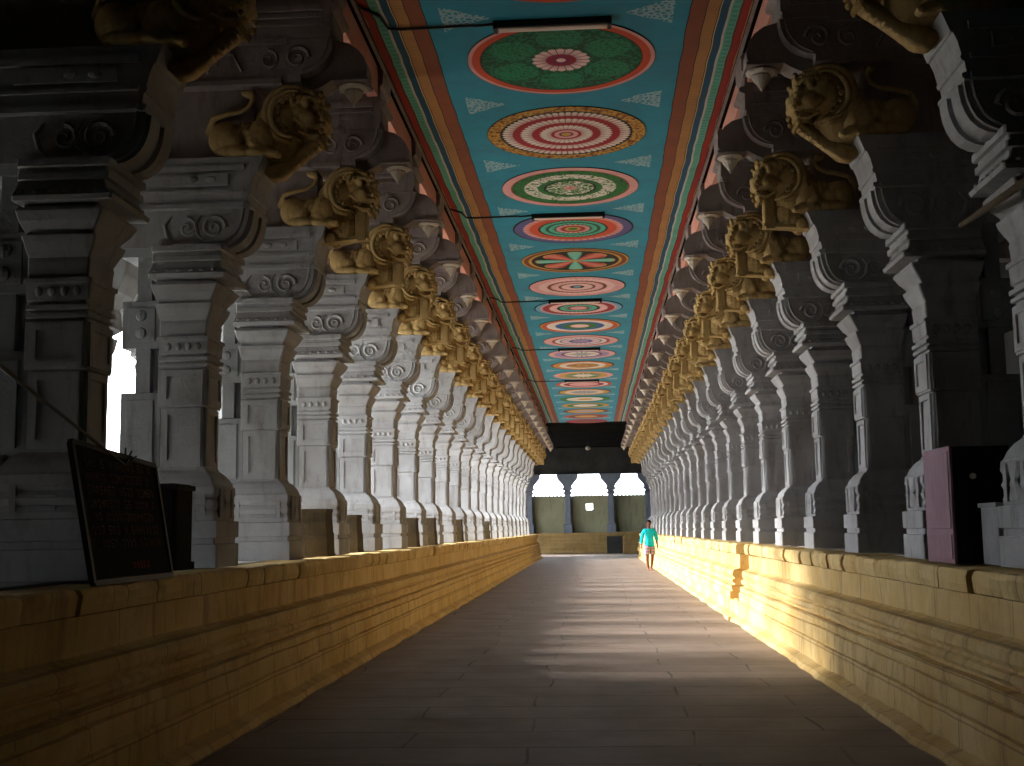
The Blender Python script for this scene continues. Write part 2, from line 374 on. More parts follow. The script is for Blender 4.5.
PARTS = [('base', bm_base, 'stone'), ('shaft', bm_shaft, 'stone'), ('capital', bm_capital, 'stone'), ('corbel', bm_corbel, 'stone'), ('bracket_block', bm_block, 'stone'),
         ('upper_beam', bm_upper_beam, 'stone_brown'), ('bracket_arm', bm_arm, 'stone_brown'), ('lotus_pendant', bm_pendant, 'bracket_white'), ('frieze_block', bm_top_block, 'stone_brown'), ('rear_pier', bm_rear, 'stone_rear')]
Y0, DY, KMAX = 10.05, 2.4, 20
def copy_thing(root, loc, label):
    r = root.copy(); COL.objects.link(r); r.location = loc; r['label'] = label
    for ch in list(root.children):
        c = ch.copy(); COL.objects.link(c); c.parent = r
        for g in list(ch.children):
            d = g.copy(); COL.objects.link(d); d.parent = c
    return r
SIDE = {-1: 'left', 1: 'right'}
def pillar_label(sd, k):
    i = k + 2
    if sd < 0 and k == -1: return 'dark nearest pillar of the left row, behind the black notice board'
    if sd > 0 and k == -1: return 'nearest pillar of the right row, cut by the picture edge, beside pale box'
    if sd > 0 and k == 0: return 'carved stone pillar standing beside the mauve and black cabinet'
    if k == KMAX: return 'carved stone pillar at the far end of the %s row by the dark hall' % SIDE[sd]
    return '%s carved stone pillar from the camera in the %s row' % (ORD[i], SIDE[sd])
for sd in (-1, 1):
    root = empty('stone_pillar', (sd * PS, Y0 - DY, PZ), pillar_label(sd, -1), 'pillar', 'carved stone pillars of the %s row' % SIDE[sd])
    for nm, fn, mt in PARTS:
        bm = fn(); to_local(bm, sd); o = obj(nm, bm, mt, root)
    for k in range(0, KMAX + 1):
        copy_thing(root, (sd * PS, Y0 + DY * k, PZ), pillar_label(sd, k))

# ------------------------------------------------------------------ lions
LREF = (2.7, 0, 4.70)
def remeshed(bm, vox, it=4):
    me = bpy.data.meshes.new('tmp'); bm.to_mesh(me); bm.free()
    o = bpy.data.objects.new('tmp', me); COL.objects.link(o)
    m = o.modifiers.new('r', 'REMESH'); m.mode = 'VOXEL'; m.voxel_size = vox
    s = o.modifiers.new('s', 'SMOOTH'); s.iterations = it; s.factor = .5
    dg = bpy.context.evaluated_depsgraph_get()
    e = o.evaluated_get(dg).to_mesh()
    b = bmesh.new(); b.from_mesh(e)
    o.evaluated_get(dg).to_mesh_clear(); bpy.data.objects.remove(o); bpy.data.meshes.remove(me)
    return b
def lion_body():
    b = bmesh.new()
    ell(b, (2.82, 0, 4.90), (.22, .22, .17)); ell(b, (2.62, 0, 4.92), (.26, .22, .17)); ell(b, (2.44, 0, 4.96), (.19, .22, .22)); ell(b, (2.34, 0, 5.07), (.19, .21, .2)); ell(b, (2.38, 0, 4.88), (.17, .19, .19)); ell(b, (2.50, 0, 4.82), (.2, .2, .14)); ell(b, (2.50, 0, 5.10), (.16, .17, .12), (0, .6, 0))
    for s in (-1, 1):
        ell(b, (2.86, s * .17, 4.88), (.15, .11, .16)); ell(b, (2.76, s * .225, 4.755), (.18, .06, .06)); ell(b, (2.58, s * .24, 4.74), (.08, .05, .045))
        ell(b, (2.78, s * .215, 4.84), (.10, .055, .075), (0, .5, 0))
        for t in range(3): ell(b, (2.52, s * .235 + (t - 1) * .032, 4.727), (.038, .018, .03))
        ell(b, (2.52, s * .17, 4.90), (.12, .10, .17)); tube(b, [(2.54, s * .18, 4.95), (2.60, s * .21, 4.82), (2.52, s * .215, 4.745)], [.09, .07, .055])
        ell(b, (2.47, s * .215, 4.745), (.09, .055, .05))
        for t in range(3): ell(b, (2.395, s * .215 + (t - 1) * .034, 4.73), (.042, .019, .034))
        for t in range(4): tube(b, [(2.70 - t * .05, s * .19, 5.03), (2.72 - t * .05, s * .222, 4.93), (2.70 - t * .05, s * .21, 4.84)], [.012, .02, .012], 6)
    # head: skull, muzzle, jaw, brows, eyes, nose, ears
    ell(b, (2.22, 0, 5.12), (.18, .20, .19)); ell(b, (2.08, 0, 5.06), (.11, .15, .11)); ell(b, (2.11, 0, 4.93), (.10, .13, .06)); ell(b, (2.0, 0, 5.10), (.035, .06, .04))
    for s in (-1, 1):
        ell(b, (2.06, s * .11, 5.17), (.045, .05, .042)); ell(b, (2.07, s * .11, 5.23), (.06, .07, .022)); ell(b, (2.03, s * .08, 5.04), (.055, .06, .04))
        ell(b, (2.27, s * .19, 5.24), (.035, .04, .07)); ell(b, (2.15, s * .18, 5.05), (.08, .04, .065)); ell(b, (2.06, s * .08, 4.985), (.018, .014, .04), u=8, v=6)
        ell(b, (2.15, s * .185, 5.185), (.036, .036, .036)); tube(b, [(2.23, s * .19, 5.20), (2.17, s * .205, 5.235), (2.09, s * .19, 5.225), (2.05, s * .15, 5.20)], [.014, .022, .022, .016], 6)
        tube(b, [(2.04, s * .14, 5.01), (2.12, s * .175, 4.985), (2.20, s * .195, 5.0), (2.25, s * .2, 5.05)], .018, 6); tube(b, [(2.05, s * .12, 4.91), (2.13, s * .15, 4.90), (2.22, s * .18, 4.94)], .02, 6)
        for t in range(4): ell(b, (2.07 + t * .035, s * (.145 + t * .013), 4.965), (.011, .011, .022), u=6, v=5)
    for sg in (-1, 1):
        tube(b, [(3.0, sg * .06, 4.85), (3.03, sg * .12, 4.98), (2.96, sg * .19, 5.07), (2.84, sg * .2, 5.10), (2.72, sg * .2, 5.12), (2.64, sg * .2, 5.17), (2.61, sg * .2, 5.24), (2.64, sg * .2, 5.29), (2.69, sg * .2, 5.29)], [.032, .032, .03, .026, .024, .024, .024, .034, .02])
        ell(b, (2.67, sg * .2, 5.275), (.06, .03, .035), (0, -.4, 0))
    return remeshed(b, .0125, 2)
def lion_mane():
    b = bmesh.new()
    for s in (-1, 1):
        for (rx, rz, t0, rad, yy) in ((.225, .245, .62, .030, .205), (.185, .205, .60, .020, .225)):
            pts = []
            for i in range(17):
                a = PI * t0 - i * PI * 1.12 / 16
                pts.append((2.27 + rx * math.cos(a), s * yy, 5.08 + rz * math.sin(a)))
            tube(b, pts, [rad * (.6 + .9 * math.sin(PI * i / 16)) for i in range(17)], 8)
        for i in range(9):
            a = PI * .62 - i * PI * .98 / 8
            x, z = 2.26 + .135 * math.cos(a), 5.08 + .155 * math.sin(a)
            tube(b, spiral(x, z, .026, 1.2, a, 1, s * .222, 8, .2), .010, 5); ell(b, (x, s * .21, z), (.022, .022, .022), u=8, v=6)
        for i in range(7): ell(b, (2.03 + .02 * math.sin(i), s * .15, 5.27 - i * .055), (.024, .028, .026), u=8, v=6)
        for i in range(6): ell(b, (2.10 + .022 * i, s * .185, 5.275 + .006 * i), (.022, .03, .022), u=8, v=6)
        for i in range(6): tube(b, [(2.44 - i * .03, s * (.2 - i * .01), 5.0 - i * .02), (2.40 - i * .04, s * (.2 - i * .015), 4.84 + i * .004)], [.03, .012], 6)
    for i in range(9):
        y = -.18 + i * .045
        ell(b, (2.05 + .04 * abs(y) / .18, y, 5.285 - .03 * abs(y) / .18), (.028, .022, .028), u=8, v=6)
        tube(b, [(2.10, y, 5.29), (2.25, y * 1.1, 5.325), (2.42, y * 1.12, 5.24)], [.022, .026, .02], 6)
    for i in range(7): ell(b, (2.05, -.12 + .04 * i, 4.88), (.022, .018, .035), u=8, v=6)
    return b
def lion_strut():
    b = bmesh.new()
    rings = []
    for s0, z, w, h in ((2.06, 4.93, .05, .07), (2.10, 4.86, .045, .07), (2.22, 4.77, .045, .065), (2.34, 4.68, .05, .07), (2.44, 4.62, .065, .09), (2.54, 4.60, .065, .09)):
        rings.append([(s0 - w * .7, -h, z - w * .7), (s0 + w * .7, -h, z + w * .7), (s0 + w * .7, h, z + w * .7), (s0 - w * .7, h, z - w * .7)])
    loft(b, rings)
    bmesh.ops.bevel(b, geom=list(b.edges), offset=.012, segments=2, affect='EDGES')
    for i in range(7): ell(b, (2.075 + i * .045, 0, 4.84 - i * .034), (.02, .078, .02), (0, .7, 0), u=8, v=6)
    return b
def lion_post():
    b = bmesh.new()
    box(b, 2.095, 2.225, -.075, .075, 4.62, 4.96, .012)
    prism(b, [(2.09, 4.60), (2.09, 4.63), (2.56, 4.63), (2.56, 4.56), (2.40, 4.575)], -.08, .08)
    ell(b, (2.33, 0, 4.74), (.13, .14, .16)); ell(b, (2.40, 0, 4.68), (.12, .13, .09))
    for s in (-1, 1): box(b, 2.11, 2.2, s * .082 - .006, s * .082 + .006, 4.57, 4.86, .004)
    ell(b, (2.47, .12, 4.60), (.06, .05, .06)); ell(b, (2.47, -.12, 4.60), (.06, .05, .06))
    return b
def lion_label(sd, k):
    if sd < 0 and k == -1: return 'dark ochre stone lion at top left, above the nearest left pillar'
    if sd > 0 and k == -1: return 'ochre stone lion cut off by the top edge, above the nearest right pillar'
    if sd > 0 and k == 0: return 'crouching ochre stone lion with curled tail above the cabinet beside its pillar'
    if k == KMAX: return 'small ochre stone lion at the dark far end of the %s row' % SIDE[sd]
    return '%s crouching ochre stone lion from the camera in the %s row' % (ORD[k + 2], SIDE[sd])
for sd in (-1, 1):
    root = empty('lion_sculpture', (sd * LREF[0], Y0 - DY, LREF[2]), lion_label(sd, -1), 'lion sculpture', 'ochre stone lions above the %s pillars' % SIDE[sd])
    for nm, fn in (('body', lion_body), ('mane', lion_mane), ('strut', lion_strut)):
        bm = fn(); to_local(bm, sd, LREF); obj(nm, bm, 'lion', root, True)
    bm = lion_post(); to_local(bm, sd, LREF); post = obj('strut', bm, 'lion'); post_used = False
    for k in range(0, KMAX + 1):
        r = copy_thing(root, (sd * LREF[0], Y0 + DY * k, LREF[2]), lion_label(sd, k))
        if k > 0:     # the farther lions rest their chins on square upright posts
            for c in r.children:
                if c.name.startswith('strut'): c.data = post.data
    bpy.data.objects.remove(post)

# ------------------------------------------------------------------ platforms
YE, YN = 63.0, -2.5
PROF = [(2.40, 0), (2.43, .05), (2.53, .085), (2.53, .29), (2.56, .295), (2.56, .31), (2.55, .315), (2.555, .435), (2.59, .44), (2.59, .455), (2.575, .46), (2.575, .53), (2.64, .535), (2.64, .565),
        (2.60, .57), (2.585, .60), (2.60, .635), (2.635, .645), (2.64, .66), (2.62, .67), (2.60, .70), (2.605, .75), (2.63, .785), (2.70, .80), (2.735, .815), (2.735, 1.04)]
def platform_wall(bm, sd, ya, yb, dx=0.0, zmin=0.0, step=.3, seed=0):
    n = max(2, int((yb - ya) / step))
    P = [(x + (dx if z > .3 else dx * .0), z) for x, z in PROF if z >= zmin]
    rings = []
    for i in range(n + 1):
        y = ya + (yb - ya) * i / n
        r = []
        for j, (x, z) in enumerate(P):
            w = .018 * noise.noise(Vector((y * 1.1, j * .37, seed))) + .012 * noise.noise(Vector((y * 3.3, j * .9, seed + 5)))
            if z <= .09: w *= 2.2
            zz = z + (.01 * noise.noise(Vector((y * .8, j * .2, seed + 9))) if z > 0 else 0)
            r.append((sd * (x + w), y, zz))
        r += [(sd * 3.05, y, P[-1][1]), (sd * 3.05, y, P[0][1])]
        rings.append(r)
    loft(bm, rings)
def coping(bm, sd, ya, yb, dx=0.0):
    y = ya
    while y < yb - .1:
        l = min(random.uniform(.45, .8), yb - y)
        a = random.uniform(-.022, .018); z1 = 1.215 + random.uniform(-.016, .004); g = random.choice((.006, .014, .026, .04))
        f = 2.66 + dx + a
        P = [(3.05, 1.04), (f + .03, 1.04), (f + .01, 1.05), (f, 1.10), (f - .004, 1.16), (f + .006, 1.195), (f + .03, z1), (3.05, z1)]
        n = 6; rings = []
        for i in range(n + 1):
            t = i / n; yy = y + g / 2 + (l - g) * t; e = random.uniform(.004, .03) * (abs(2 * t - 1) ** 4)
            rings.append([(sd * (x + (e + .016 * noise.noise(Vector((yy * 4, j * .8, 3))) if x < 3 else 0)), yy, z - (e * .6 if z > 1.15 and x < 3 else 0)) for j, (x, z) in enumerate(P)])
        loft(bm, rings); y += l
for sd in (-1, 1):
    r = empty('stone_platform', (sd * 3.0, 30, 0), 'yellow limewashed moulded stone platform carrying the %s row of pillars' % SIDE[sd], 'platform')
    def fin(bm):
        for v in bm.verts: v.co -= Vector((sd * 3.0, 30, 0))
        return bm
    bm = bmesh.new(); cb = bmesh.new()
    if sd > 0:
        platform_wall(bm, sd, YN, 19.75, 0, 0, .3, 1); coping(cb, sd, YN, 19.7)
        platform_wall(bm, sd, 20.25, YE, -.09, 0, .4, 2); c2 = bmesh.new(); coping(c2, sd, 20.25, YE, -.08); obj('coping', fin(c2), 'coping', r)
        box(bm, 2.53, 3.05, 19.75, 20.25, 0, .32); box(bm, 2.86, 3.05, 19.75, 20.25, .32, 1.21)
        box(bm, 2.36, 2.53, 19.7, 20.3, 0, .06)
    else:
        platform_wall(bm, sd, YN, YE, 0, 0, .35, 3); coping(cb, sd, YN, YE)
    obj('moulded_wall', fin(bm), 'yellow', r); obj('coping', fin(cb), 'coping', r)
    bm = bmesh.new()
    a, b = sorted((sd * 3.05, sd * 6.88)); box(bm, a, b, YN, YE, 0, PZ - .003)
    obj('paving', fin(bm), 'paving', r)

# ------------------------------------------------------------------ setting
bm = bmesh.new(); box(bm, -6.9, 6.9, -4, 78, -.2, 0); struct('floor', bm, 'floor')
bm = bmesh.new(); box(bm, -1.87, 1.87, -4, 56.3, 6.45, 6.6); struct('ceiling', bm, 'ceiling')
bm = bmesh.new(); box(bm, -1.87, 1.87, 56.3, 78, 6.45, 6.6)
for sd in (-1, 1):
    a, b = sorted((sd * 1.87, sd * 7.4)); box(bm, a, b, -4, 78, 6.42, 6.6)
struct('ceiling_1', bm, 'dark_ceiling')
for i, sd in enumerate((-1, 1)):     # the frame mouldings along the painted panel and the salmon fill between the beams
    bm = bmesh.new(); a, b = sorted((sd * 1.87, sd * 1.90)); box(bm, a, b, -4, 56.3, 6.39, 6.45)
    struct('trim_%d' % (i + 1), bm, 'stone_brown')
    bm = bmesh.new(); a, b = sorted((sd * 1.95, sd * 2.06)); box(bm, a, b, -4, 58.5, 6.1, 6.42)
    struct('trim_%d' % (i + 3), bm, 'pink')
bm = bmesh.new(); box(bm, 6.9, 7.1, -4, 78, 0, 6.42); struct('wall_right', bm, 'dark_stone')
bm = bmesh.new(); box(bm, -7.1, 7.1, -4.2, -4, 0, 6.6); struct('wall_back', bm, 'dark_stone')
LY = 6.0
bm = bmesh.new(); box(bm, -7.1, -6.9, -4, LY, 0, 6.42); shade_lint = [(LY, 1.78), (10.5, 2.0), (18.0, 5.6), (18.0, 6.42), (LY, 6.42)]; va = [[bm.verts.new((x, y, z)) for y, z in shade_lint] for x in (-7.1, -6.9)]; bm.faces.new(va[0]); bm.faces.new(va[1][::-1])  # unseen outer wall, lintel slope shaped to dim daylight on the near bays
for i in range(5): bm.faces.new((va[0][i], va[0][(i + 1) % 5], va[1][(i + 1) % 5], va[1][i]))
box(bm, -7.1, -6.9, 18.0, 60, 5.6, 6.42); box(bm, -7.1, -6.9, 60, 65.5, 0, 6.42); box(bm, -7.1, -6.9, 71, 78, 0, 6.42); box(bm, -7.1, -6.9, 65.5, 71, 3.3, 6.42)  # side opening of the far hall added to light its end wall
struct('wall_left', bm, 'plaster')
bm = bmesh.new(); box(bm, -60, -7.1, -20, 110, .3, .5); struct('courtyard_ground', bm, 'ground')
# second row of pillars inside the left aisle
first = None
for i in range(10):
    y = Y0 + DY * (i - 1)
    if first is None:
        bm = bmesh.new()
        stack(bm, [(0, -.30, .30, .29, .01), (.38, -.30, .30, .29, .01), (.385, -.27, .27, .26, .01), (.68, -.27, .27, .26, .01), (.80, -.19, .19, .19, .02), (1.9, -.19, .19, .19, .02), (1.91, -.21, .21, .21, .02), (2.2, -.21, .21, .21, .02),
                   (2.25, -.25, .25, .25, .02), (2.4, -.28, .28, .28, .02), (2.42, -.22, .22, .22, .02), (2.5, -.32, .32, .3, .02), (2.7, -.3, .3, .29, .02), (2.72, -.3, .3, .24, .01), (2.85, -.46, .46, .24, .01), (3.03, -.54, .54, .24, .01), (3.5, -.62, .62, .26, .01), (4.139, -.62, .62, .26, .01)])
        first = obj('aisle_pillar', bm, 'stone_rear'); o = first
    else:
        o = first.copy(); COL.objects.link(o)
    o.location = (-5.2, y, PZ)
    tag(o, 'pale aisle pillar standing in the second row behind the carved left pillars', 'pillar', 'second row pillars of the left aisle', 'thing')

# ------------------------------------------------------------------ far hall
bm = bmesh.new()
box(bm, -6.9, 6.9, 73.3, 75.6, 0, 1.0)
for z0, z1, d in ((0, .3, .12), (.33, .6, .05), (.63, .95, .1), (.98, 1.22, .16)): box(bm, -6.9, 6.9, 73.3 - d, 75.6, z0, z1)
o = obj('stone_platform', bm, 'shaded_yellow'); tag(o, 'shaded yellow stone platform across the far end of the hall', 'platform')
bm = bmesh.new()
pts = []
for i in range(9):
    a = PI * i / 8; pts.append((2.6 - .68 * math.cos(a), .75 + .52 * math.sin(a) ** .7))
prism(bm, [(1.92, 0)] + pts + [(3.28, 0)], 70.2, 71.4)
o = obj('stair_wing', bm, 'shaded_yellow'); tag(o, 'rounded yellow stone stair wing at the far end behind the walking person', 'stair wing')
bm = bmesh.new()
for k in range(4): box(bm, 1.0, 1.9, 71.8 + k * .33, 73.12, k * .25, k * .25 + .25)
o = obj('stone_steps', bm, 'dark_stone'); tag(o, 'dark stone steps beside the rounded stair wing at the far end', 'steps')
# screen wall with a square hole
bm = bmesh.new()
box(bm, -6.9, -.2, 74.7, 74.9, 1.22, 3.5); box(bm, .2, 6.9, 74.7, 74.9, 1.22, 3.5)
box(bm, -.2, .2, 74.7, 74.9, 1.22, 2.62); box(bm, -.2, .2, 74.7, 74.9, 3.0, 3.5)
for x in (-2.6, 2.4): box(bm, x - .08, x + .08, 74.66, 74.7, 2.55, 2.72, .02)
for i in range(30):
    x = -3.4 + i * .235
    if abs(abs(x) - 1.33) > .3: lathe(bm, [(0, .06), (.06, .05), (.12, .01)], (x, 74.8, 3.5), 6)
struct('wall_far', bm, 'olive')
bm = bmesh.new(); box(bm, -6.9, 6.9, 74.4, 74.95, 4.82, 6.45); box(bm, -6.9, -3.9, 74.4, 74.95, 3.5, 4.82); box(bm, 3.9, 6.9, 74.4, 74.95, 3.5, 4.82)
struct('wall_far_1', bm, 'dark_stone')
first = None
for i, x in enumerate((-3.68, -1.33, 1.33, 3.62)):
    if first is None:
        bm = bmesh.new()
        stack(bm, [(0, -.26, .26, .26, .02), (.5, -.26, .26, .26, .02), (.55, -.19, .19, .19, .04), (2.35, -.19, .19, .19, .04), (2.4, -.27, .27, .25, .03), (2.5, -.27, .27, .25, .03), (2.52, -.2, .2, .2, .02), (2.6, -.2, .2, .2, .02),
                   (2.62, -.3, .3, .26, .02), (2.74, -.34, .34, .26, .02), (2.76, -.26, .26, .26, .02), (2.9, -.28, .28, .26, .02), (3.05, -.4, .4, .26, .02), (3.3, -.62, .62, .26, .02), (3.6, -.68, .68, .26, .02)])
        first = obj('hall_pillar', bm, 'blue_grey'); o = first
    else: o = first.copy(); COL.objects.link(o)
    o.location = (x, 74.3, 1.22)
    tag(o, '%s dark bracketed pillar from the left between the bright far openings' % ORD[i + 1], 'pillar', 'pillars of the far hall', 'thing')
# pendant lamp of the far hall
r = empty('hanging_lamp', (.0, 70, 6.45), 'small pale lamp hanging under the dark far hall ceiling', 'lamp')
bm = bmesh.new(); tube(bm, [(0, 0, 0), (0, 0, -.22)], .015, 6); obj('stem', bm, 'metal', r)
bm = bmesh.new(); ell(bm, (0, 0, -.33), (.16, .16, .12)); obj('lamp_shade', bm, 'bracket_white', r, True)

# ------------------------------------------------------------------ ceiling medallions
C = {'K': (22, 18, 18), 'W': (214, 202, 192), 'P': (212, 152, 150), 'LP': (226, 186, 180), 'R': (150, 34, 40), 'O': (196, 74, 44), 'Y': (190, 142, 62), 'G': (40, 112, 48), 'DG': (16, 74, 52), 'E': (28, 124, 88), 'T': (84, 178, 152),
     'B': (40, 84, 140), 'V': (112, 34, 78), 'N': (112, 58, 34), 'LB': (110, 160, 186), 'GY': (150, 146, 150), 'LV': (150, 126, 158), 'BP': (88, 84, 130)}
# rings: (outer radius, style, colours..., count)   listed from the centre outward
DES = {
 -1: ('green medallion with ochre rim', [(.2, 'p', 'P', 'R', 12), (.8, 'f', 'G', 'DG'), (.9, 'f', 'Y', 'N'), (1, 's', 'O')]),
 0: ('green foliage medallion with pink lotus centre and orange rim', [(.045, 's', 'LP'), (.16, 'g', 'V', 'R', 24), (.30, 'p', 'LP', 'V', 18), (.84, 'fol', 'E', 'DG', 6), (.855, 's', 'K'), (.95, 's', 'O'), (.985, 's', 'P'), (1, 's', 'K')]),
 1: ('red and white petalled medallion with ochre filigree rim', [(.05, 's', 'Y'), (.09, 's', 'V'), (.14, 's', 'P'), (.19, 's', 'R'), (.33, 'p', 'W', 'R', 30), (.43, 's', 'R'), (.57, 'p', 'W', 'R', 44), (.67, 's', 'R'), (.80, 'p', 'W', 'R', 60), (.83, 's', 'K'), (.985, 'f', 'Y', 'N'), (1, 's', 'K')]),
 2: ('green medallion with white vine ring and pink rim', [(.1, 'p', 'P', 'R', 8), (.34, 'f', 'G', 'W'), (.38, 's', 'K'), (.46, 'f', 'G', 'DG'), (.66, 'f', 'W', 'G'), (.84, 'f', 'G', 'DG'), (.86, 's', 'R'), (.98, 's', 'P'), (1, 's', 'K')]),
 3: ('medallion of red, pink and turquoise rings with violet rim', [(.07, 's', 'G'), (.12, 's', 'Y'), (.19, 's', 'R'), (.28, 'p', 'P', 'R', 20), (.31, 's', 'K'), (.40, 'p', 'T', 'E', 34), (.44, 's', 'DG'), (.54, 'p', 'T', 'E', 44), (.57, 's', 'K'), (.72, 's', 'O'), (.83, 'p', 'P', 'O', 40), (.97, 's', 'BP'), (1, 's', 'K')]),
 4: ('dark medallion with red and green wedge star and ochre rim', [(.07, 's', 'Y'), (.76, 'w', 'O', 'T', 8), (.80, 's', 'K'), (.86, 's', 'Y'), (.95, 's', 'N'), (.98, 's', 'Y'), (1, 's', 'K')]),
 5: ('pink ringed medallion with brown circles', [(.08, 's', 'LB'), (.14, 's', 'K'), (.32, 'p', 'LP', 'P', 24), (.37, 's', 'N'), (.54, 'p', 'P', 'LP', 32), (.60, 's', 'N'), (.78, 'p', 'LP', 'P', 40), (.97, 's', 'P'), (1, 's', 'K')]),
 6: ('pink and crimson medallion with pale turquoise ring', [(.18, 's', 'P'), (.23, 's', 'R'), (.42, 'p', 'T', 'K', 24), (.48, 's', 'K'), (.66, 'p', 'LP', 'P', 40), (.80, 's', 'R'), (.86, 's', 'P'), (.97, 's', 'LB'), (1, 's', 'K')]),
 7: ('orange, cream, blue and green ringed medallion', [(.2, 's', 'LP'), (.26, 's', 'N'), (.42, 's', 'G'), (.6, 's', 'B'), (.78, 's', 'W'), (.92, 's', 'O'), (.97, 's', 'Y'), (1, 's', 'K')]),
 8: ('pink medallion with violet and blue centre and red circle', [(.2, 's', 'LV'), (.28, 's', 'B'), (.5, 'p', 'LP', 'LV', 24), (.56, 's', 'B'), (.68, 's', 'W'), (.76, 's', 'R'), (.97, 's', 'P'), (1, 's', 'N')]),
 9: ('grey and mauve ringed medallion', [(.2, 's', 'GY'), (.5, 'p', 'W', 'K', 20), (.58, 's', 'V'), (.78, 's', 'LV'), (.97, 's', 'P'), (1, 's', 'N')]),
 10: ('mustard yellow medallion', [(.5, 'f', 'Y', 'N'), (.7, 's', 'W'), (.9, 'f', 'Y', 'O'), (1, 's', 'N')]),
 11: ('olive green medallion with pink rim', [(.3, 's', 'W'), (.6, 'p', 'G', 'W', 20), (.8, 's', 'Y'), (1, 's', 'P')]),
 12: ('red medallion with pale ring', [(.5, 's', 'P'), (.7, 's', 'R'), (.85, 's', 'W'), (1, 's', 'O')]),
 13: ('ochre medallion with grey centre', [(.45, 's', 'GY'), (.7, 'p', 'W', 'Y', 24), (.9, 's', 'Y'), (1, 's', 'N')]),
 14: ('pale green medallion', [(.3, 's', 'Y'), (.7, 's', 'W'), (1, 's', 'G')]),
 15: ('faded cream medallion with green ring', [(.5, 's', 'W'), (.75, 's', 'G'), (1, 's', 'Y')]),
 16: ('plain ochre medallion', [(.4, 's', 'GY'), (.8, 's', 'Y'), (1, 's', 'N')]),
 17: ('plain brown medallion', [(.5, 's', 'Y'), (.8, 's', 'N'), (1, 's', 'O')]),
 18: ('plain red medallion, last of the painted panel', [(.5, 's', 'N'), (1, 's', 'R')]),
}
LC = {k: lin(*v)[:3] for k, v in C.items()}
def med_color(des, r, th):
    for i, q in enumerate(des):
        ro, st = q[0], q[1]
        if st == 'p': ro = ro - .028 + .028 * abs(math.sin(q[4] * th / 2))
        if r <= ro or i == len(des) - 1:
            ri = des[i - 1][0] if i else 0
            t = (r - ri) / max(1e-4, q[0] - ri)
            if st == 's': return LC[q[2]]
            if st == 'g': return tuple(a * (1 - t) + b * t for a, b in zip(LC[q[2]], LC[q[3]]))
            if st == 'p':
                e = abs(math.sin(q[4] * th / 2)); f = 1 if e < .22 else max(0, .45 - t * .8)
                if t > .85: f = max(f, 0)
                return tuple(a * (1 - f) + b * f for a, b in zip(LC[q[2]], LC[q[3]]))
            if st == 'f':
                n = noise.noise(Vector((r * math.cos(th) * 16, r * math.sin(th) * 16, i * 3.1)))
                f = 1 if abs(n) < .12 else 0
                return LC[q[3]] if f else LC[q[2]]
            if st == 'fol':
                a = (th * q[4] / (2 * PI)) % 1 - .5
                d = math.hypot(a * 2 * PI / q[4] * r / .26, (r - .58) / .25)
                n = noise.noise(Vector((r * math.cos(th) * 22, r * math.sin(th) * 22, 1.1)))
                if d < 1: return LC['DG'] if abs(n) < .10 or d > .95 else LC['E']
                return LC['DG'] if n > -.08 else tuple(c * .8 for c in LC['E'])
            if st == 'w':
                a = (th * q[4] / (2 * PI) + .5) % 1; j = int(th * q[4] / (2 * PI) + .5) % 2; j = 1 - j
                e = abs(a - .5) * 2
                w = 1 - .55 * t if j else 1
                if e > w * .92: return LC['K']
                if t > .93 - .3 * e * e: return LC['Y'] if t < .97 - .3 * e * e else LC['K']
                f = (1 - e) * .6
                b = LC[q[2]] if j == 0 else LC[q[3]]
                return tuple(c * (1 - f * .3) + .2 * f for c in b) if e < .5 else tuple(c * .75 for c in b)
    return LC['K']
for k in sorted(DES):
    nm, des = DES[k]
    nr, nt = (70, 300) if k <= 1 else (56, 200) if k <= 6 else (24, 96)
    verts = [(0, 0, 0)]; cols = [(*med_color(des, 0, 0), 1)]; faces = []
    for i in range(1, nr + 1):
        r = i / nr
        for j in range(nt):
            th = 2 * PI * j / nt
            wob = 1 + .008 * noise.noise(Vector((math.cos(th) * 2, math.sin(th) * 2, k * 3)))
            verts.append((r * math.cos(th) * wob, r * math.sin(th) * wob, 0)); cols.append((*med_color(des, r - .5 / nr, th), 1))
    for j in range(nt): faces.append((0, 1 + (j + 1) % nt, 1 + j))
    for i in range(nr - 1):
        a, b = 1 + i * nt, 1 + (i + 1) * nt
        for j in range(nt):
            j2 = (j + 1) % nt; faces.append((a + j, a + j2, b + j2, b + j))
    # rim that lets the disc into the boards
    s0 = len(verts)
    for j in range(nt):
        x, y, _ = verts[1 + (nr - 1) * nt + j]; verts.append((x, y, .012)); cols.append((*LC['K'], 1))
    a = 1 + (nr - 1) * nt
    for j in range(nt): faces.append((a + j, a + (j + 1) % nt, s0 + (j + 1) % nt, s0 + j))
    me = bpy.data.meshes.new('ceiling_medallion'); me.from_pydata(verts, [], faces); me.update()
    ca = me.color_attributes.new('Paint', 'FLOAT_COLOR', 'POINT'); ca.data.foreach_set('color', np.array(cols, dtype=np.float32).ravel())
    me.materials.append(M['medallion'])
    o = bpy.data.objects.new('ceiling_medallion', me); COL.objects.link(o)
    R = 1.0 if k < 9 else .97
    o.location = (0.01, 9.84 + 2.42 * (k + 1), 6.44); o.scale = (R, R, 1)
    extra = '' if k < 10 else ', far down the ceiling'
    tag(o, nm + (', painted on the blue ceiling' if k < 12 else extra), 'ceiling medallion', 'painted medallions on the blue ceiling')

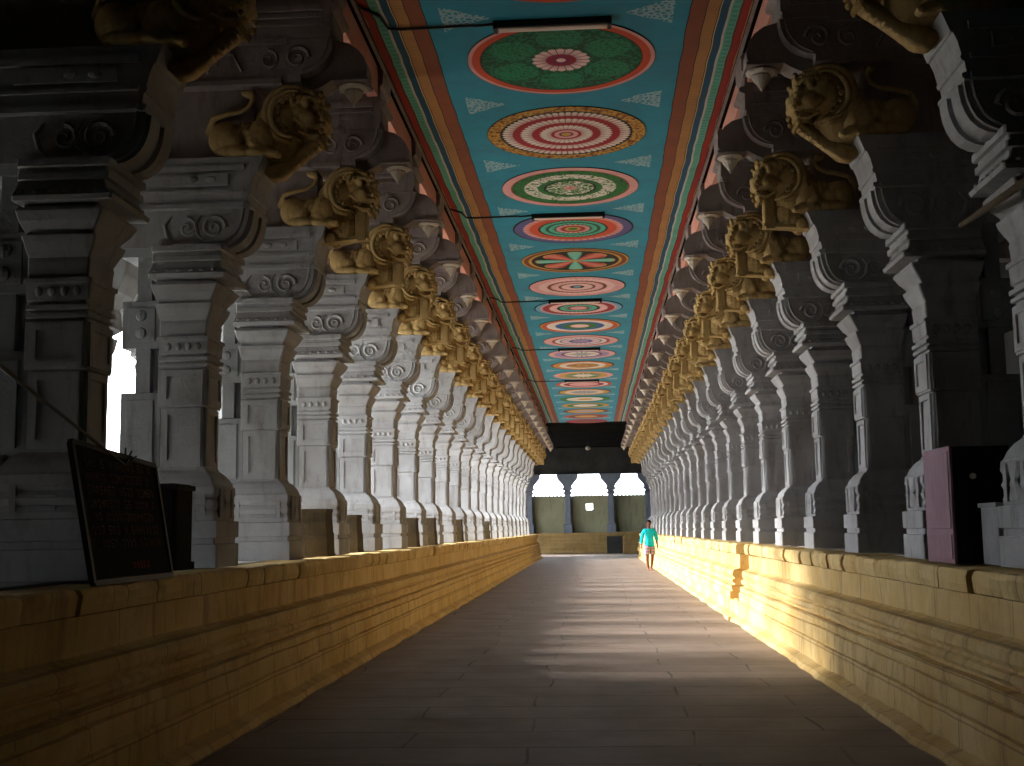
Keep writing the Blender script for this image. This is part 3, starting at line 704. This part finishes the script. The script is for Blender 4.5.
# tube light battens under the ceiling with their wires
first = None
for i, y in enumerate((11.25, 18.55, 25.75, 32.9, 40.1)):
    r = empty('tube_light', (-.05, y, 6.45), '%s tube light batten from the camera under the painted ceiling' % ORD[i + 1], 'light', 'tube lights under the painted ceiling')
    if first is None:
        b1 = bmesh.new(); box(b1, -.56, .56, -.04, .0, -.07, 0, .008); b2 = bmesh.new(); box(b2, -.54, .54, .002, .10, -.075, -.01, .02)
        b3 = bmesh.new(); box(b3, -.58, -.54, -.045, .09, -.085, 0, .006); b5 = bmesh.new(); box(b5, .54, .58, -.045, .09, -.085, 0, .006)
        b4 = bmesh.new(); tube(b4, [(-.56, 0, -.02), (-.75, .0, -.03), (-.8, .01, -.02), (-1.5, .02, -.025), (-1.62, 0, -.02), (-1.66, -.3, -.02), (-1.80, -.5, -.02), (-1.86, -.7, -.03)], .014, 6)
        first = [obj('housing', b1, 'metal', r), obj('tube', b2, 'tube', r, True), obj('end_cap', b3, 'metal', r), obj('end_cap', b5, 'metal', r), obj('wire', b4, 'metal', r)]
    else:
        for c in first:
            d = c.copy(); COL.objects.link(d); d.parent = r

# ------------------------------------------------------------------ things on the platforms
# notice board leaning against the front of the nearest left pillar
r = empty('notice_board', (-2.665, 7.55, PZ), 'dark notice board with faded rows of lettering, leaning against the nearest left pillar', 'notice board')
BL = [(-.65, 0), (.65, 0), (.62, .76), (-.70, .84)]
LEAN = math.radians(9.5)
def bmap(u, w, d=0):   # u along the platform edge, w up the board, d toward the road
    return Vector((-w * math.sin(LEAN) + d * math.cos(LEAN), u, w * math.cos(LEAN) + d * math.sin(LEAN)))
def slab(bm, pts, d0, d1):
    a = [bm.verts.new(bmap(u, w, d0)) for u, w in pts]; b = [bm.verts.new(bmap(u, w, d1)) for u, w in pts]; n = len(pts)
    bm.faces.new(a); bm.faces.new(b[::-1])
    for i in range(n): bm.faces.new((a[i], a[(i + 1) % n], b[(i + 1) % n], b[i]))
def stroke(bm, p, q, t, d0, d1):
    d = Vector((q[0] - p[0], q[1] - p[1]))
    if d.length < 1e-4: return
    d.normalize(); nx, ny = -d.y * t, d.x * t
    slab(bm, [(p[0] - nx, p[1] - ny), (q[0] - nx, q[1] - ny), (q[0] + nx, q[1] + ny), (p[0] + nx, p[1] + ny)], d0, d1)
bm = bmesh.new(); slab(bm, BL, -.02, 0); obj('board', bm, 'board', r)
bm = bmesh.new()
for i in range(4): stroke(bm, BL[i], BL[(i + 1) % 4], .016, -.022, .012)
obj('frame', bm, 'metal', r)
bl = bmesh.new(); br = bmesh.new()
def glyph(bm, u, w, h):
    k = random.randint(0, 4); s = h
    pts = [[(0, s), (s * .8, s), (s * .8, 0), (s * .2, 0), (s * .2, s * .5)], [(0, 0), (0, s), (s * .7, s * .8), (s * .7, s * .2), (s * .3, 0)], [(0, s * .6), (s * .4, s), (s * .8, s * .6), (s * .4, 0), (s * .8, 0)],
           [(0, 0), (s * .1, s), (s * .5, s * .3), (s * .8, s), (s * .8, 0)], [(0, 0), (s * .7, 0), (s * .7, s * .5), (0, s * .5), (0, s), (s * .8, s)]][k]
    for a, b in zip(pts, pts[1:]): stroke(bm, (u + a[0], w + a[1]), (u + b[0], w + b[1]), .0045, 0, .003)
for row in range(7):
    w = .70 - row * .082; u = -.56
    while u < .52:
        if random.random() > .17: glyph(bl, u, w, .046)
        u += .06
for i in range(5): glyph(br, .0 + i * .055, .07, .034)
obj('lettering', bl, 'lettering', r); obj('red_lettering', br, 'red_lettering', r)['label'] = 'small red line of lettering'
bm = bmesh.new(); box(bm, -.13, .13, -.2, .2, 0, .67, .03); box(bm, -.145, .145, -.215, .215, .62, .66, .008); box(bm, -.145, .145, -.215, .215, 0, .06, .008)
o = obj('wooden_box', bm, 'board'); o.location = (-3.09, 9.3, PZ); tag(o, 'dark upright box standing just behind the notice board on the left platform', 'box')
bm = bmesh.new(); tube(bm, [(-2.70, 4.6, 2.66), (-2.76, 6.1, 2.31), (-2.79, 7.66, 1.945)], [.009, .011, .009], 8)
for a in ((.03, .03, .10), (.02, .10, .05), (-.02, .05, .12), (.02, .14, .07)): tube(bm, [(-2.79, 7.64, 1.945), (-2.79 + a[0], 7.64 + a[1], 1.945 + a[2])], [.011, .006], 5)
o = obj('pole', bm, 'metal', None); tag(o, 'thin dark pole with twiggy end slanting down behind the notice board', 'pole')
bm = bmesh.new(); tube(bm, [(2.80, 8.2, 3.52), (2.75, 7.4, 3.45), (2.72, 6.6, 3.40)], [.02, .024, .026], 8)
o = obj('wooden_pole', bm, 'wood'); tag(o, 'short dark wooden pole jutting across the capital of the nearest right pillar', 'pole')
# mauve cabinet on the right platform
r = empty('cabinet', (3.0, 9.15, PZ), 'tall metal cabinet, mauve front and black side, on the right platform', 'cabinet')

def shift(bm, v):
    for q in bm.verts: q.co += Vector(v)
    return bm
bm = bmesh.new(); box(bm, -.26, .14, -.61, .05, 0, .81, .008); obj('body', bm, 'maroon', r)
bm = bmesh.new(); box(bm, -.275, -.255, -.61, .05, .0, .815, .004); box(bm, -.282, -.27, -.58, .02, .03, .2, .003); box(bm, -.282, -.27, -.58, .02, .24, .78, .003)
o = obj('front_panel', bm, 'mauve', r); o['label'] = 'mauve painted front panel'
bm = bmesh.new(); box(bm, -.22, .10, -.628, -.608, .04, .78, .004); d = obj('door', bm, 'maroon', r)
bm = bmesh.new(); ell(bm, (-.13, -.645, .60), (.022, .02, .022)); k = obj('knob', bm, 'bracket_white', d, True); k['label'] = 'pale round knob'
# pale box beside it
r = empty('storage_box', (3.06, 8.28, PZ), 'pale grey box standing between the black cabinet and the nearest right pillar', 'box')
bm = bmesh.new(); box(bm, -.17, .17, -.17, .17, 0, .38, .008); obj('body', bm, 'white_box', r)
bm = bmesh.new(); box(bm, -.185, .185, -.185, .185, .38, .41, .006); obj('lid', bm, 'white_box', r)
bm = bmesh.new(); box(bm, -.02, .04, -.185, -.168, .16, .18, .003); obj('hasp', bm, 'metal', r)
# brown tapered blocks between the left pillars, set for unidentified dark shapes
for n, (x, y, w, d, h, txt) in enumerate([(-2.95, 13.72, .19, .20, .54, 'brown tapered block between the third and fourth left pillars'),
        (-3.05, 16.1, .17, .2, .50, 'small dark brown block half hidden behind the fourth left pillar'),
        (-3.0, 20.9, .2, .2, .50, 'brown block beside the seventh left pillar'),
        (-3.0, 23.3, .2, .2, .52, 'brown block behind the seventh left pillar'),
        (-3.0, 28.1, .2, .2, .52, 'brown block behind the ninth left pillar'),
        (-3.0, 35.3, .2, .2, .52, 'tiny brown block in the distance on the left platform')]):
    bm = bmesh.new()
    loft(bm, [[(-w * k, -d * k, z), (w * k, -d * k, z), (w * k, d * k, z), (-w * k, d * k, z)] for z, k in ((0, 1.02), (.03, 1.02), (.03, .98), (h * .5, .94), (h * .5, .90), (h - .04, .84), (h - .04, .88), (h, .88))])
    for i in range(3): box(bm, -w * .9, w * .9, -d * .98 - .01, -d * .9, h * (.12 + .28 * i), h * (.12 + .28 * i) + .02)
    o = obj('brown_block', bm, 'wood'); o.location = (x, y, PZ); tag(o, txt, 'crate', 'brown blocks between the left pillars')

# ------------------------------------------------------------------ walking person
M['skin'] = NT('brown_skin').out(lin(112, 72, 52), .55)
M['hair'] = NT('black_hair').out(lin(18, 15, 14), .6)
M['shirt'] = weathered('turquoise_cotton', lin(30, 200, 208), lin(26, 184, 196), lin(20, 150, 168), 6, .15, .8, 60, False)
def plaid():
    t = NT('plaid_cotton'); v = t.coord(); sx = t.new('ShaderNodeSeparateXYZ'); t.l.new(v, sx.inputs[0])
    a = t.math('GREATER_THAN', t.math('SINE', t.math('MULTIPLY', sx.outputs[0], 70)), .3); b = t.math('GREATER_THAN', t.math('SINE', t.math('MULTIPLY', sx.outputs[2], 60)), .2)
    c = t.mix(t.math('MULTIPLY', a, .7), lin(178, 168, 174), lin(150, 84, 96)); c = t.mix(t.math('MULTIPLY', b, .6), c, lin(96, 100, 128))
    return t.out(c, .85)
M['plaid'] = plaid()
def skin_mesh(verts, edges, radii, sub=2, root=0):
    me = bpy.data.meshes.new('tmp'); me.from_pydata(verts, edges, []); me.update()
    o = bpy.data.objects.new('tmp', me); COL.objects.link(o)
    o.modifiers.new('s', 'SKIN')
    if not me.skin_vertices: me.attributes  # layer is made by the modifier below
    bm = bmesh.new(); bm.from_mesh(me); lay = bm.verts.layers.skin.verify(); bm.verts.ensure_lookup_table()
    for i, v in enumerate(bm.verts):
        rr = radii[i]; v[lay].radius = rr if hasattr(rr, '__len__') else (rr, rr); v[lay].use_root = (i == root)
    bm.to_mesh(me); bm.free()
    m = o.modifiers.new('b', 'SUBSURF'); m.levels = m.render_levels = sub
    dg = bpy.context.evaluated_depsgraph_get(); e = o.evaluated_get(dg).to_mesh()
    b = bmesh.new(); b.from_mesh(e); o.evaluated_get(dg).to_mesh_clear(); bpy.data.objects.remove(o); bpy.data.meshes.remove(me)
    return b
def chain(V, E, R, pts, start=None):
    prev = start
    for p, rr in pts:
        V.append(p); R.append(rr); i = len(V) - 1
        if prev is not None: E.append((prev, i))
        prev = i
    return prev
pr = empty('person', (2.16, 42.3, 0), 'person in a turquoise shirt and plaid shorts walking barefoot along the sunlit side', 'person', None, math.radians(8))
# faces -y (towards the camera); right arm is at -x
V, E, R = [], [], []
pel = chain(V, E, R, [((0, 0, .93), (.135, .10))])
chest = chain(V, E, R, [((0, -.01, 1.08), (.125, .095)), ((0, -.01, 1.24), (.155, .105)), ((0, 0, 1.38), (.15, .09))], pel)
neck = chain(V, E, R, [((0, .0, 1.46), .058), ((0, -.01, 1.53), .052)], chest)
chain(V, E, R, [((0, -.015, 1.60), (.075, .085)), ((0, -.012, 1.67), (.078, .09)), ((0, -.005, 1.72), (.06, .065))], neck)
for s, fy, ky, fx in ((-1, -.10, -.10, -.08), (1, .20, .02, .09)):
    chain(V, E, R, [((s * .09, 0, .86), .095), ((s * .10, ky, .49), .062), ((s * .10, (ky + fy) / 2 + .02, .33), .058), ((fx, fy, .09), .036), ((fx, fy - .03, .045), .038), ((fx, fy - .10, .03), (.042, .025)), ((fx, fy - .16, .022), (.035, .016))], pel)
hands = []
for s in (-1, 1):
    w = chain(V, E, R, [((s * .16, 0, 1.40), .065), ((s * .21, .01, 1.33), .056), ((s * .25, .03, 1.10), .042), ((s * .265, -.03 * s - .02, .90), .030), ((s * .268, -.04 * s - .025, .85), (.030, .022)), ((s * .27, -.05 * s - .03, .80), (.036, .016))], chest)
    for q in range(4):
        yy = -.05 * s - .055 + q * .019; L = (.06, .075, .07, .055)[q]
        chain(V, E, R, [((s * .27, yy, .785), .009), ((s * .268, yy - .004, .785 - L * .55), .0085), ((s * .255, yy - .008, .785 - L), .007)], w)
    chain(V, E, R, [((s * .262, -.05 * s - .07, .835), .010), ((s * .25, -.05 * s - .085, .80), .009)], w)
bm = skin_mesh(V, E, R, 2)
# face features joined to the body mesh
for s in (-1, 1):
    ell(bm, (s * .078, .0, 1.64), (.012, .022, .032), u=8, v=6); ell(bm, (s * .03, -.092, 1.655), (.012, .008, .008), u=8, v=6)
ell(bm, (0, -.108, 1.63), (.014, .016, .026), u=8, v=6); ell(bm, (0, -.095, 1.59), (.028, .010, .009), u=8, v=6)
obj('body', bm, 'skin', pr, True)
bm = bmesh.new(); ell(bm, (0, .012, 1.69), (.088, .10, .072)); ell(bm, (0, .04, 1.65), (.084, .07, .085)); 
for s in (-1, 1): ell(bm, (s * .075, -.02, 1.675), (.014, .035, .03), u=8, v=6)
obj('hair', bm, 'hair', pr, True)
V, E, R = [], [], []
c = chain(V, E, R, [((0, .0, .74), (.205, .15)), ((0, 0, .95), (.185, .135)), ((0, -.005, 1.15), (.16, .12)), ((0, -.005, 1.30), (.175, .12)), ((0, 0, 1.41), (.14, .095)), ((0, 0, 1.46), (.08, .07))])
for s in (-1, 1):
    chain(V, E, R, [((s * .165, .0, 1.395), .095), ((s * .21, .01, 1.32), .07), ((s * .265, .03, 1.10), .066)] + ([((s * .275, 0, .93), .062)] if s < 0 else [((s * .272, .01, 1.02), .06)]), 3)
obj('shirt', skin_mesh(V, E, R, 2), 'shirt', pr, True)
bm = bmesh.new()
for s in (-1, 1): prism(bm, [(s * .005, 1.40), (s * .06, 1.475), (s * .085, 1.455), (s * .03, 1.37)], -.125, -.09)
obj('collar', bm, 'shirt', pr)
V, E, R = [], [], []
p0 = chain(V, E, R, [((0, 0, .93), (.16, .125))])
for s, ky in ((-1, -.08), (1, .03)): chain(V, E, R, [((s * .095, ky * .3, .80), .115), ((s * .105, ky * .7, .62), .105), ((s * .107, ky, .53), .10)], p0)
obj('shorts', skin_mesh(V, E, R, 2), 'plaid', pr, True)

# ------------------------------------------------------------------ light
w = bpy.data.worlds.new('World'); SC.world = w; w.use_nodes = True
bg = w.node_tree.nodes['Background']; bg.inputs[0].default_value = (.88, .93, 1, 1); bg.inputs[1].default_value = 14
sun = bpy.data.lights.new('sun', 'SUN'); sun.energy = 18; sun.angle = math.radians(15); sun.color = (1, .96, .90)
so = bpy.data.objects.new('sun', sun); COL.objects.link(so)
el, az = math.radians(23.5), math.radians(-5)
d = Vector((math.cos(el) * math.cos(az), math.cos(el) * math.sin(az), -math.sin(el)))
so.rotation_euler = d.to_track_quat('-Z', 'Y').to_euler(); so.location = (-20, 25, 12)

# ------------------------------------------------------------------ camera
cam = bpy.data.cameras.new('camera'); co = bpy.data.objects.new('camera', cam); COL.objects.link(co)
cam.sensor_fit = 'HORIZONTAL'; cam.sensor_width = 36; cam.lens = 1200 / 1024 * 36; cam.clip_end = 300; cam.clip_start = .05
pitch, yaw, roll = math.radians(6.943185), math.radians(3.784394), .014
fw = Vector((-math.sin(yaw) * math.cos(pitch), math.cos(yaw) * math.cos(pitch), math.sin(pitch)))
r0 = Vector((math.cos(yaw), math.sin(yaw), 0)); u0 = r0.cross(fw)
rx = math.cos(roll) * r0 - math.sin(roll) * u0; uy = math.sin(roll) * r0 + math.cos(roll) * u0
co.matrix_world = Matrix(((rx.x, uy.x, -fw.x, .25), (rx.y, uy.y, -fw.y, 0), (rx.z, uy.z, -fw.z, 1.5), (0, 0, 0, 1)))
SC.camera = co
SC.view_settings.view_transform = 'Standard'; SC.view_settings.look = 'None'; SC.view_settings.gamma = 1
SC.view_settings.use_curve_mapping = False
SC.view_settings.exposure = 0.0
SC.cycles.max_bounces = 10; SC.cycles.diffuse_bounces = 6; SC.cycles.use_denoising = True
SC.cycles.sample_clamp_indirect = 8
